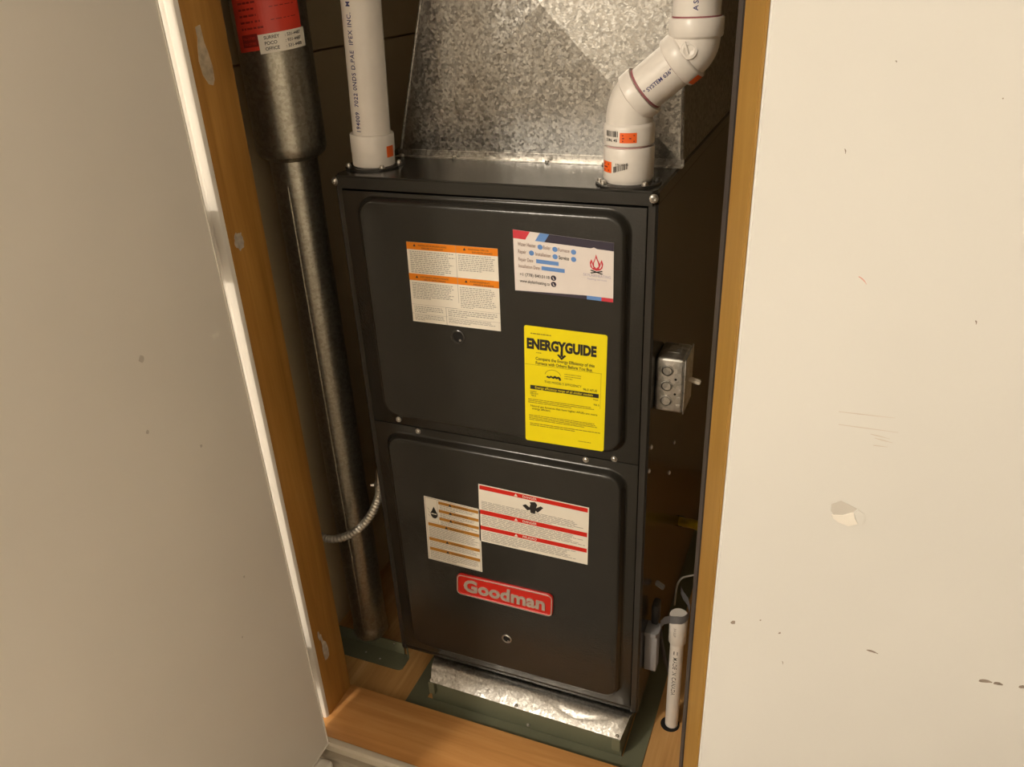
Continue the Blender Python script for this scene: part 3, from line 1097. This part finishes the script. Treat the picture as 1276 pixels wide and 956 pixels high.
def curved_sheet(f, x0, x1, y0, y1, n=14, h=0):
    V, F = [], []
    for i in range(n + 1):
        t = y0 + (y1 - y0) * i / n
        V.append(f(x0, t, h)); V.append(f(x1, t, h))
    for i in range(n):
        F.append((2 * i, 2 * i + 1, 2 * i + 3, 2 * i + 2))
    return V, F


# left: air intake
lp = thing('intake_pipe', 'straight white plastic pipe rising from the left front of the furnace top', 'pipe', (0.031, 0.057, TOP))
pipe_flange(0.031, 0.057, 0.0400, lp, ((215, 'zinc'), (318, 'zinc'), (20, 'zinc'), (120, 'zinc')))
ax = Vector((0.044, 0.0, 1)).normalized()
b = bmesh.new()
lathe(b, (0.031, 0.057, TOP + .0029), ax, [(0, .0285), (.001, .0293), (.018, .0295), (.0182, .0300), (.041, .0302), (.0425, .0292), (.0425, .0262)], 40)
cp = obj('coupling', b, 'pvc', lp, 35)
b = bmesh.new()
cyl(b, Vector((0.031, 0.057, TOP)) + ax * .02, Vector((0.031, 0.057, TOP)) + ax * 1.40, .0257, 40)
pp = obj('pipe', b, 'pvc', lp, 35)
I = Ink(wrap(Vector((0.031, 0.057, TOP)) + ax * .045, ax, .0257, R(0), True))
LINE = '194009  7022 0NDS D.PAE  IPEX INC.  M 4225-R0'
I.text('blue_ink', LINE, .004, .0012, .0094, 1, .016, space=1.15, width=glyphs(LINE, .016, 1.15)[2] * .0080)
I.build(pp, {'blue_ink': 'printed_line'})
f = wrap(Vector((0.031, 0.057, TOP)) + ax * .012, ax, .0303, R(30))
obj('orange_sticker', curved_sheet(f, .004, .019, .020, .034), 'sticker_orange', cp)

# right: exhaust with two elbows
ep = thing('exhaust_pipe', 'white plastic vent pipe with two elbows on the right front of the furnace top', 'pipe', (0.3995, 0.035, TOP))
PY = 0.035
pipe_flange(0.3995, PY, 0.0400, ep, ((205, 'zinc'), (225, 'zinc'), (318, 'zinc'), (5, 'screw_dark'), (110, 'zinc')))


def P2(x, z):
    return Vector((x, PY, z))


b = bmesh.new()
lathe(b, P2(.3993, TOP + .0029), (0, 0, 1), [(0, .0280), (.003, .0292), (.005, .0302), (.0405, .0304), (.0418, .0296), (.0418, .0262)], 40)
cp = obj('coupling', b, 'pvc', ep, 35)
f = wrap(P2(.3993, TOP + .0029), (0, 0, 1), .0305, 0)
obj('orange_sticker', curved_sheet(f, .0135, .0265, -.031, -.0145, 10), 'sticker_orange', cp)
I = Ink(lambda x, y, h, f=f: f(y, x, h))
for i in range(11):
    wv = random.choice((.0006, .0011, .0007))
    I.poly('black', [(-.0112 + i * .0016, .0145 + i * .0005), (-.0112 + i * .0016 + wv, .0145 + i * .0005), (-.0112 + i * .0016 + wv, .0215 + i * .0005), (-.0112 + i * .0016, .0215 + i * .0005)], 1)
I.text('black', '2 IN. SCH40', -.009, .0235, .0030, 1, 0.01, width=.016)
for i in range(3):
    I.rect('dark_red', -.0285, .0155 + i * .0036, -.018 - .003 * (i % 2), .0170 + i * .0036, 2)
I.build(cp, {'black': 'barcode', 'dark_red': 'sticker_print'})
b = bmesh.new(); cyl(b, P2(.3993, .905), P2(.3988, .93), .0262, 36)
obj('primed_stub', b, 'pvc_pink', ep, 35, None, 'pink primer-stained pipe stub')
dd = (P2(.4639, 1.0152) - P2(.4028, .9663)).normalized()
# lower elbow
b = bmesh.new()
lathe(b, P2(.3990, .9165), (0, 0, 1), [(0, .0262), (0, .0290), (.001, .0300), (.020, .0302), (.0225, .0292), (.0245, .0272)], 40, False)
tube(b, smooth_path([P2(.3988, .936), P2(.3990, .946), P2(.4005, .956), P2(.4045, .9655), P2(.4100, .9721)], 5), .0274, 40, False)
lathe(b, P2(.4040, .9668), dd, [(-.001, .0270), (.0005, .0285), (.001, .0298), (.0150, .0300), (.0160, .0292), (.0160, .0258)], 40, False)
e1 = obj('lower_elbow', b, 'pvc', ep, 40)
f = wrap(P2(.3990, .9165), (0, 0, 1), .0303, 0)
obj('orange_sticker', curved_sheet(f, .0050, .0165, -.0035, .0165, 10), 'sticker_orange', e1)
I = Ink(lambda x, y, h, f=f: f(y, x, h))
for i in range(11):
    wv = random.choice((.0006, .0011, .0007))
    I.rect('black', -.0235 + i * .0017, .0115, -.0235 + i * .0017 + wv, .0180, 1)
I.text('black', '2 IN. 45', -.0235, .0060, .0045, 1, .02, width=.017)
for i in range(3):
    I.rect('dark_red', -.0005, .0065 + i * .0032, .014 - .004 * (i % 2), .0078 + i * .0032, 2)
I.build(e1, {'black': 'barcode', 'dark_red': 'sticker_print'})
# slanted pipe with purple primer rings
b = bmesh.new(); cyl(b, P2(.4080, .9705), P2(.4600, 1.0120), .0257, 40)
sp = obj('slanted_pipe', b, 'pvc', ep, 35)
for c in (P2(.4172, .9778), P2(.4503, 1.0043)):
    b = bmesh.new(); lathe(b, c - dd * .001, dd, [(0, .0258), (.0004, .0262), (.0022, .0262), (.0026, .0258)], 40, False)
    obj('primer_ring', b, 'primer', sp, 35)
I = Ink(wrap(P2(.4165, .9772), dd, .0257, R(-8), True))
I.text('blue_ink', '" SYSTEM 636"', .0035, -.0022, .0062, 1, .02)
I.build(sp, {'blue_ink': 'printed_line'})
# upper elbow
b = bmesh.new()
lathe(b, P2(.4503, 1.0043), dd, [(0, .0258), (0, .0290), (.001, .0298), (.0160, .0300), (.0175, .0290), (.0185, .0270)], 40, False)
tube(b, smooth_path([P2(.4620, 1.0137), P2(.4665, 1.0185), P2(.4695, 1.0245), P2(.4706, 1.0310), P2(.4708, 1.0350)], 5), .0270, 40, False)
lathe(b, P2(.4708, 1.0310), (-.004, 0, 1), [(0, .0270), (.001, .0286), (.003, .0296), (.0195, .0298), (.0205, .0290), (.0205, .0258)], 40, False)
e2 = obj('upper_elbow', b, 'pvc', ep, 40)
b = bmesh.new()
lathe(b, P2(.4660, 1.0230) + Vector((.003, -.0262, -.003)), (.15, -1, .1), [(0, .0095), (.0014, .0088), (.0018, .006), (.0010, .0045), (.0010, 0)], 20)
obj('moulded_mark', b, 'pvc', e2, 30)
b = bmesh.new(); slab(b, P2(.4632, 1.0285) + Vector((0, -.0290, 0)), Vector((.35, 0, -.94)), .013, Vector((0, 1, 0)), .003, Vector((.94, 0, .35)), .0022, .0004)
obj('moulded_rib', b, 'pvc', e2, 30)
f = wrap(P2(.4503, 1.0043), dd, .0301, R(80))
obj('orange_sticker', curved_sheet(f, .003, .016, -.012, .012, 8), 'sticker_orange', e2)
# vertical pipe above
b = bmesh.new(); cyl(b, P2(.4706, 1.040), P2(.4660, 2.28), .0257, 40)
vp = obj('upper_pipe', b, 'pvc', ep, 35)
b = bmesh.new(); lathe(b, P2(.4706, 1.0512), (0, 0, 1), [(0, .0258), (.0002, .0263), (.0018, .0263), (.002, .0258)], 40, False)
obj('primer_ring', b, 'primer', vp, 35)
I = Ink(wrap(P2(.4704, 1.055), (0, 0, 1), .0257, R(-4), True))
I.text('blue_ink', 'AS V', .004, -.004, .0075, 1, .015, space=1.4)
I.build(vp, {'blue_ink': 'printed_line'})

# ---------------------------------------------------------------- flue pipe on the left
fx, fy = -0.106, 0.060
fl = thing('flue_pipe', 'tall dull metal flue pipe with a red label, left of the furnace', 'pipe', (fx, fy, -0.055))
b = bmesh.new()
lathe(b, (fx, fy, -.045), (0, 0, 1), [(0, .0325), (.002, .0335), (.020, .0335), (.022, .0325), (.030, .0325), (.86, .0335), (.90, .0345), (.945, .0345)], 48)
obj('lower_pipe', b, 'flue', fl, 30)
b = bmesh.new()
lathe(b, (fx, fy, .845), (0, 0, 1), [(0.030, .0345), (.033, .0400), (.038, .0470), (.044, .0494), (.050, .0500), (1.43, .0500)], 56)
up_ = obj('upper_sleeve', b, 'flue', fl, 30)
b = bmesh.new()
tube(b, [(fx + .0335 * math.cos(R(-78)), fy + .0335 * math.sin(R(-78)), z) for z in (-.02, .3, .6, .84)], .0013, 6)
obj('lock_seam', b, 'flue', fl, 40)
f0 = wrap((fx, fy, 1.0225), (0, 0, 1), 0.0502, R(33))


def flab(x, y, h):
    # label leans a little: right end higher
    return f0(y + x * 0.10, x, h)


V, F = [], []
for i in range(25):
    x = -.052 + .098 * i / 24
    V.append(flab(x, .004, 0)); V.append(flab(x, .30, 0))
for i in range(24):
    F.append((2 * i, 2 * i + 2, 2 * i + 3, 2 * i + 1))
rl = obj('red_label', (V, F), 'flue_red', fl, None, None, 'red label sheet with a white phone number patch')
I = Ink(flab)
for i in range(10):
    y = .030 + i * .0076
    x = -.040
    end = (-.006, -.010, -.014, -.016, -.013, -.011, -.006, -.008, -.012, -.010)[i]
    while x < end:
        w = random.uniform(.004, .009)
        I.rect('dark_red', x, y, min(x + w, end), y + .0024)
        x += w + .0014
    x = .004
    while x < .036 and i % 2:
        w = random.uniform(.004, .009)
        I.rect('dark_red', x, y, x + w, y + .0010)
        x += w + .002
for i in range(6):
    I.rect('dark_red', -.042 + .025 * i / 6, .009, -.042 + .025 * (i + 1) / 6, .0245)
for y in (.0115, .0180):
    I.text('flue_red', 'TRI-CITIES', -.040, y, .0042, 2, .01, width=.020)
n = 10
for i in range(n):
    I.rect('paper', -.0165 + .066 * i / n, -.001, -.0165 + .066 * (i + 1) / n, .0225, 2)
for s1, s2, y in (('SURREY', ': 531-4487', .0160), ('POCO', ': 931-4487', .0092), ('OFFICE', ': 531-4488', .0024)):
    I.text('black', s1, -.0090, y, .0058, 4, .012)
    I.text('black', s2, .0185, y, .0054, 4, .012)
I.build(rl, {'dark_red': 'print', 'paper': 'white_patch', 'black': 'phone_numbers', 'flue_red': 'reversed_print'})

# green sheet metal angle lying on the floor in front of the pipe
br = thing('floor_angle', 'grey green sheet metal angle on the plywood below the flue pipe', 'bracket', (-0.11, 0.03, CZ))
b = bmesh.new()
prism(b, [(.0110, CZ + .0003), (.0110, CZ + .0020), (.0500, CZ + .0020), (.0500, CZ + .0300), (.0515, CZ + .0300), (.0515, CZ + .0003)], 0, -.196, -.0300)
obj('angle_sheet', b, 'green', br, 30)
b = bmesh.new()
prism(b, [(-.0300, .0110), (-.0300, .0515), (-.0210, .0500), (-.0165, .0440), (-.0165, .0170), (-.0210, .0120)], 2, CZ + .0003, CZ + .0022)
tube(b, [(-.0300, .0508, CZ + .0285), (-.0235, .0495, CZ + .0270), (-.0190, .0455, CZ + .0240), (-.0175, .0440, CZ + .004)], .0018, 6)
obj('rounded_end', b, 'green', br, 30)
for x, y, z, d in ((-.095, .0500, CZ + .021, (0, -1, 0)), (-.050, .0500, CZ + .024, (0, -1, 0)), (-.105, .030, CZ + .002, (0, 0, 1)), (-.070, .024, CZ + .002, (0, 0, 1))):
    screw((x, y, z), d, .0016, 'zinc', br, .0012, 'rivet')

# flexible conduit with connector
cd = thing('flexible_conduit', 'short spiral steel conduit looping from the furnace side past the flue pipe', 'conduit', (-0.005, 0.02, 0.36))
path = smooth_path([(-.0085, .016, .352), (-.0105, .013, .330), (-.022, .006, .300), (-.044, .000, .2685), (-.075, -.006, .2430), (-.112, -.010, .2300), (-.140, -.012, .2420), (-.160, -.010, .262)], 22)
rad = [.0062 + (.0010 if (i % 4) in (0, 1) else -.0006) for i in range(len(path))]
b = bmesh.new(); tube(b, path, rad, 14)
obj('spiral_sleeve', b, 'conduit', cd, 50)
b = bmesh.new()
lathe(b, (-.0085, .016, .348), (.10, .06, 1), [(0, .0078), (.003, .0082), (.006, .0082), (.007, .0066), (.026, .0062), (.034, .0045), (.036, 0)], 18)
cn = obj('connector', b, 'zinc', cd, 35)
screw((-.0150, .010, .352), (-1, -.6, .1), .0026, 'zinc', cd, .006)

# ---------------------------------------------------------------- junction box on the furnace's right side
jb = thing('junction_box', 'grey metal electrical box with round knockouts on the right side of the furnace', 'electrical box', (W, 0.05, 0.6046))
b = bmesh.new(); box(b, W + .0002, .4830, .0250, .0790, .5645, .6445, .0040, 4)
jbody = obj('body', b, 'box_metal', jb, 40)
for zc in (.6265, .6040, .5815):
    b = bmesh.new()
    lathe(b, (.4605, .0251, zc), (0, -1, 0), [(-.0006, .0086), (.0010, .0080), (.0012, .0072), (.0001, .0067), (.0001, .0061), (.0009, .0056), (.0010, 0)], 24)
    obj('knockout', b, 'box_metal', jb, 40)
for zc in (.6150, .5930):
    b = bmesh.new(); lathe(b, (.4720, .0251, zc), (0, -1, 0), [(0, .0017), (.0003, .0017)], 12)
    obj('screw_hole_disc', b, 'hole', jb)  # black disc in place of a hole's shade
for zc in (.632, .6215, .610, .5985, .587, .576):
    b = bmesh.new(); box(b, .4740, .4800, .0243, .0252, zc - .0022, zc + .0022, .0004, 1)
    obj('bracket_tab', b, 'box_metal', jb)
b = bmesh.new(); box(b, .4560, .4720, .045, .068, .6443, .6450, .0003, 1)
obj('knockout', b, 'box_metal', jb)
b = bmesh.new(); box(b, .4831, .4848, .0245, .0800, .5640, .6450, .0007)
obj('cover_plate', b, 'box_metal', jb, 40)
b = bmesh.new(); slab(b, Vector((.4846, .0470, .6030)), Vector((1, 0, -.25)).normalized(), .016, Vector((0, 1, 0)), .006, Vector((.25, 0, 1)).normalized(), .0065, .0012)
obj('toggle', b, 'brass', jb, 40, None, 'cream switch toggle')

# ---------------------------------------------------------------- condensate drain and its trap
dx, dy = 0.4915, 0.066
dp = thing('drain_pipe', 'thin white plastic drain pipe standing in a floor hole right of the furnace', 'pipe', (dx, dy, CZ))
b = bmesh.new(); cyl(b, (dx, dy, CZ + .0002), (dx, dy, .150), .0112, 28)
pp = obj('pipe', b, 'pvc', dp, 35)
b = bmesh.new(); lathe(b, (dx, dy, .116), (0, 0, 1), [(0, .0112), (0, .0138), (.001, .0144), (.056, .0147), (.0575, .0138), (.0575, .0112)], 28)
cp = obj('coupling', b, 'pvc', dp, 35)
I = Ink(wrap((dx, dy, .108), (0, 0, -1), .0112, R(4), True))
I.rect('black', .006, -.0035, .0135, .0030, 1)
I.rect('pvc', .0075, -.0015, .0095, .0010, 2)
I.text('black', 'MADE IN CANADA', .019, -.0036, .0092, 1, .012, space=1.15)
I.build(pp, {'black': 'printed_line', 'pvc': 'logo_cutout'})
I = Ink(wrap((dx, dy, .158), (0, 0, -1), .0147, R(-8), True))
I.text('grey_ink', '3/4 SLIP', .002, -.0025, .0058, 1, .01)
I.build(cp, {'grey_ink': 'embossed_mark'})
b = bmesh.new(); lathe(b, (dx - .002, dy - .002, CZ + .00005), (0, 0, 1), [(0, .0165), (.0001, .0165)], 28)
obj('floor_hole_disc', b, 'hole', dp)  # black disc on the plywood paints the shade of the hole

tr = thing('drain_trap', 'grey plastic condensate trap with a curved strap, clipped to the furnace side', 'trap', (.456, .045, .115))
b = bmesh.new()
box(b, W + .0004, .4655, .0300, .0520, .0720, .1480, .0022)
obj('trap_body', b, 'grey_plastic', tr, 40)
b = bmesh.new()
prism(b, [(W + .0004, .0270), (.4630, .0265), (.4670, .0330), (.4670, .0540), (W + .0004, .0560)], 2, .1485, .1560)
obj('trap_lid', b, 'grey_plastic', tr, 40)
b = bmesh.new()
box(b, .4500, .4620, .0470, .0700, .156, .196, .004)
obj('rear_spout', b, 'dark_plastic', tr, 40)
b = bmesh.new()
slab(b, Vector((.4475, .075, .214)), Vector((.85, 0, -.5)).normalized(), .016, Vector((0, 1, 0)), .01, Vector((.5, 0, .85)).normalized(), .006, .0015)
obj('clip', b, 'grey_plastic', tr, 40)
# strap: thin ribbon that wraps the front of the drain coupling
pts = [(.4665, .0450), (.4690, .0470), (.4715, .0510)] + [(dx + .0165 * math.cos(R(a)), dy + .0165 * math.sin(R(a))) for a in range(225, 400, 12)] + [(.5010, .0860), (.4920, .0960), (.4850, .1080)]
b = bmesh.new()
pv = []
for i, (x, y) in enumerate(pts):
    t = i / (len(pts) - 1)
    zz = .1560 + .012 * min(1, t * 3) if t < .34 else .1680
    zz += .022 * max(0, (t - .45)) 
    pv.append((b.verts.new((x, y, zz)), b.verts.new((x, y, zz + .016))))
for a, c in zip(pv, pv[1:]):
    b.faces.new((a[0], c[0], c[1], a[1]))
bmesh.ops.solidify(b, geom=b.faces[:], thickness=.0022)
obj('strap', b, 'grey_plastic', tr, 40)
b = bmesh.new()
tube(b, smooth_path([(.462, .058, .150), (.4700, .062, .090), (.4760, .070, .055), (.4800, .078, .030)], 6), .0035, 10)
obj('drain_tube', b, 'dark_plastic', tr, 40)

gh = thing('gas_hose', 'yellow coated gas line in the dark gap right of the furnace', 'hose', (.47, .10, .30))
b = bmesh.new()
tube(b, smooth_path([(W + .001, .300, .180), (.456, .290, .186), (.466, .272, .200), (.476, .255, .213), (.492, .240, .2215), (.52, .225, .224), (.60, .22, .22), (.85, .25, .21), (1.128, .27, .22)], 8), .0085, 16)
obj('hose', b, 'gas', gh, 40)
b = bmesh.new(); lathe(b, (W + .0005, .300, .180), (1, 0, 0), [(0, .0105), (.007, .0105), (.0075, .0085), (.012, .0085)], 6)
obj('hex_nut', b, 'dark_plastic', gh)
gw = thing('thermostat_wire', 'thin grey wire curving above the drain pipe in the dark gap', 'wire', (.48, .09, .22))
b = bmesh.new()
tube(b, smooth_path([(.4760, .110, .150), (.4800, .100, .200), (.4880, .090, .2270), (.500, .082, .2420), (.515, .078, .2520), (.56, .085, .262), (.80, .2, .27), (1.128, .3, .30)], 8), .0016, 8)
obj('wire', b, 'wire', gw, 40)

# ---------------------------------------------------------------- green plenum base with the bright flap
pb = thing('plenum_base', 'green painted sheet metal plenum the furnace stands on, with a bright bent flap', 'plenum', (.245, .3, CZ))
b = bmesh.new(); box(b, .072, .4270, -.0300, .70, CZ + .0025, -.0245, .001)
box(b, .072, .4270, .006, .70, -.026, -.0090, .001)
obj('plenum_box', b, 'green', pb, 40)
b = bmesh.new()
for x0, x1 in ((.0255, .060), (.4290, .4630)):
    box(b, x0, x1, -.060, .70, CZ + .0004, CZ + .0022, .0003, 1)
box(b, .060, .4290, -.060, -.028, CZ + .0004, CZ + .0022, .0003, 1)
obj('floor_flange', b, 'green', pb)
for x0, x1, y0 in ((.0720, .0835, -.0385), (.4130, .4270, -.0420)):
    b = bmesh.new(); box(b, x0, x1, y0, -.0290, -.0520, -.0245, .0006, 1)
    obj('end_tab', b, 'green', pb)
# flap: thin bent sheet, flat under the lip, then sloping down to the front; the bend line wanders
b = bmesh.new()
nx, ny = 96, 20
grid = []
for i in range(nx + 1):
    u = i / nx
    bend = .024 - .010 * math.exp(-((u - .46) / .15) ** 2) + .010 * math.exp(-((u - .76) / .10) ** 2) - .014 * max(0, (u - .86) / .14) ** 2 - .004 * math.exp(-((u - .12) / .1) ** 2)
    ye, ze = -.0375 - .004 * u, -.0230
    yb = .004 - bend
    zb_ = min(-.0050, ze + .62 * (yb - ye))
    row = []
    for j in range(ny + 1):
        v = j / ny
        if v < .4:
            t = v / .4
            y, z = .006 + (yb - .006) * t, -.0045 + (zb_ + .0045) * t ** 3.2
        else:
            t = (v - .4) / .6
            y, z = yb + (ye - yb) * t, zb_ + (ze - zb_) * t ** 1.12
        x = (.0660 + .012 * v) * (1 - u) + (.4390 - .0120 * v) * u
        row.append(b.verts.new((x, y, z)))
    grid.append(row)
for i in range(nx):
    for j in range(ny):
        b.faces.new((grid[i][j], grid[i][j + 1], grid[i + 1][j + 1], grid[i + 1][j]))
bmesh.ops.recalc_face_normals(b, faces=b.faces[:])
bmesh.ops.solidify(b, geom=b.faces[:], thickness=.0006)
bmesh.ops.recalc_face_normals(b, faces=b.faces[:])
obj('metal_flap', b, 'galv_flap', pb, 50, None, 'bright galvanized flap with a wavy bend')
for x, y, z in ((.0715, -.004, -.0065), (.0780, -.0350, -.0210), (.2420, -.0370, -.0205), (.4240, -.0120, -.0080), (.4210, -.0385, -.0200)):
    screw((x, y, z), (0, -.45, 1), .0026, 'zinc', pb, .0026)
screw((.2600, -.0300, -.0680), (0, -1, 0), .0028, 'zinc', pb, .0028)

# ---------------------------------------------------------------- small white door stop at the foot of the left door
ds = thing('door_stop', 'small rounded white door stop at the foot of the left door', 'door stop', (-.034, -.239, FZ))
b = bmesh.new()
box(b, -.0490, -.0190, -.2650, -.2130, FZ, -.0580, .0085, 4)
obj('stop_block', b, 'white_trim', ds, 50)
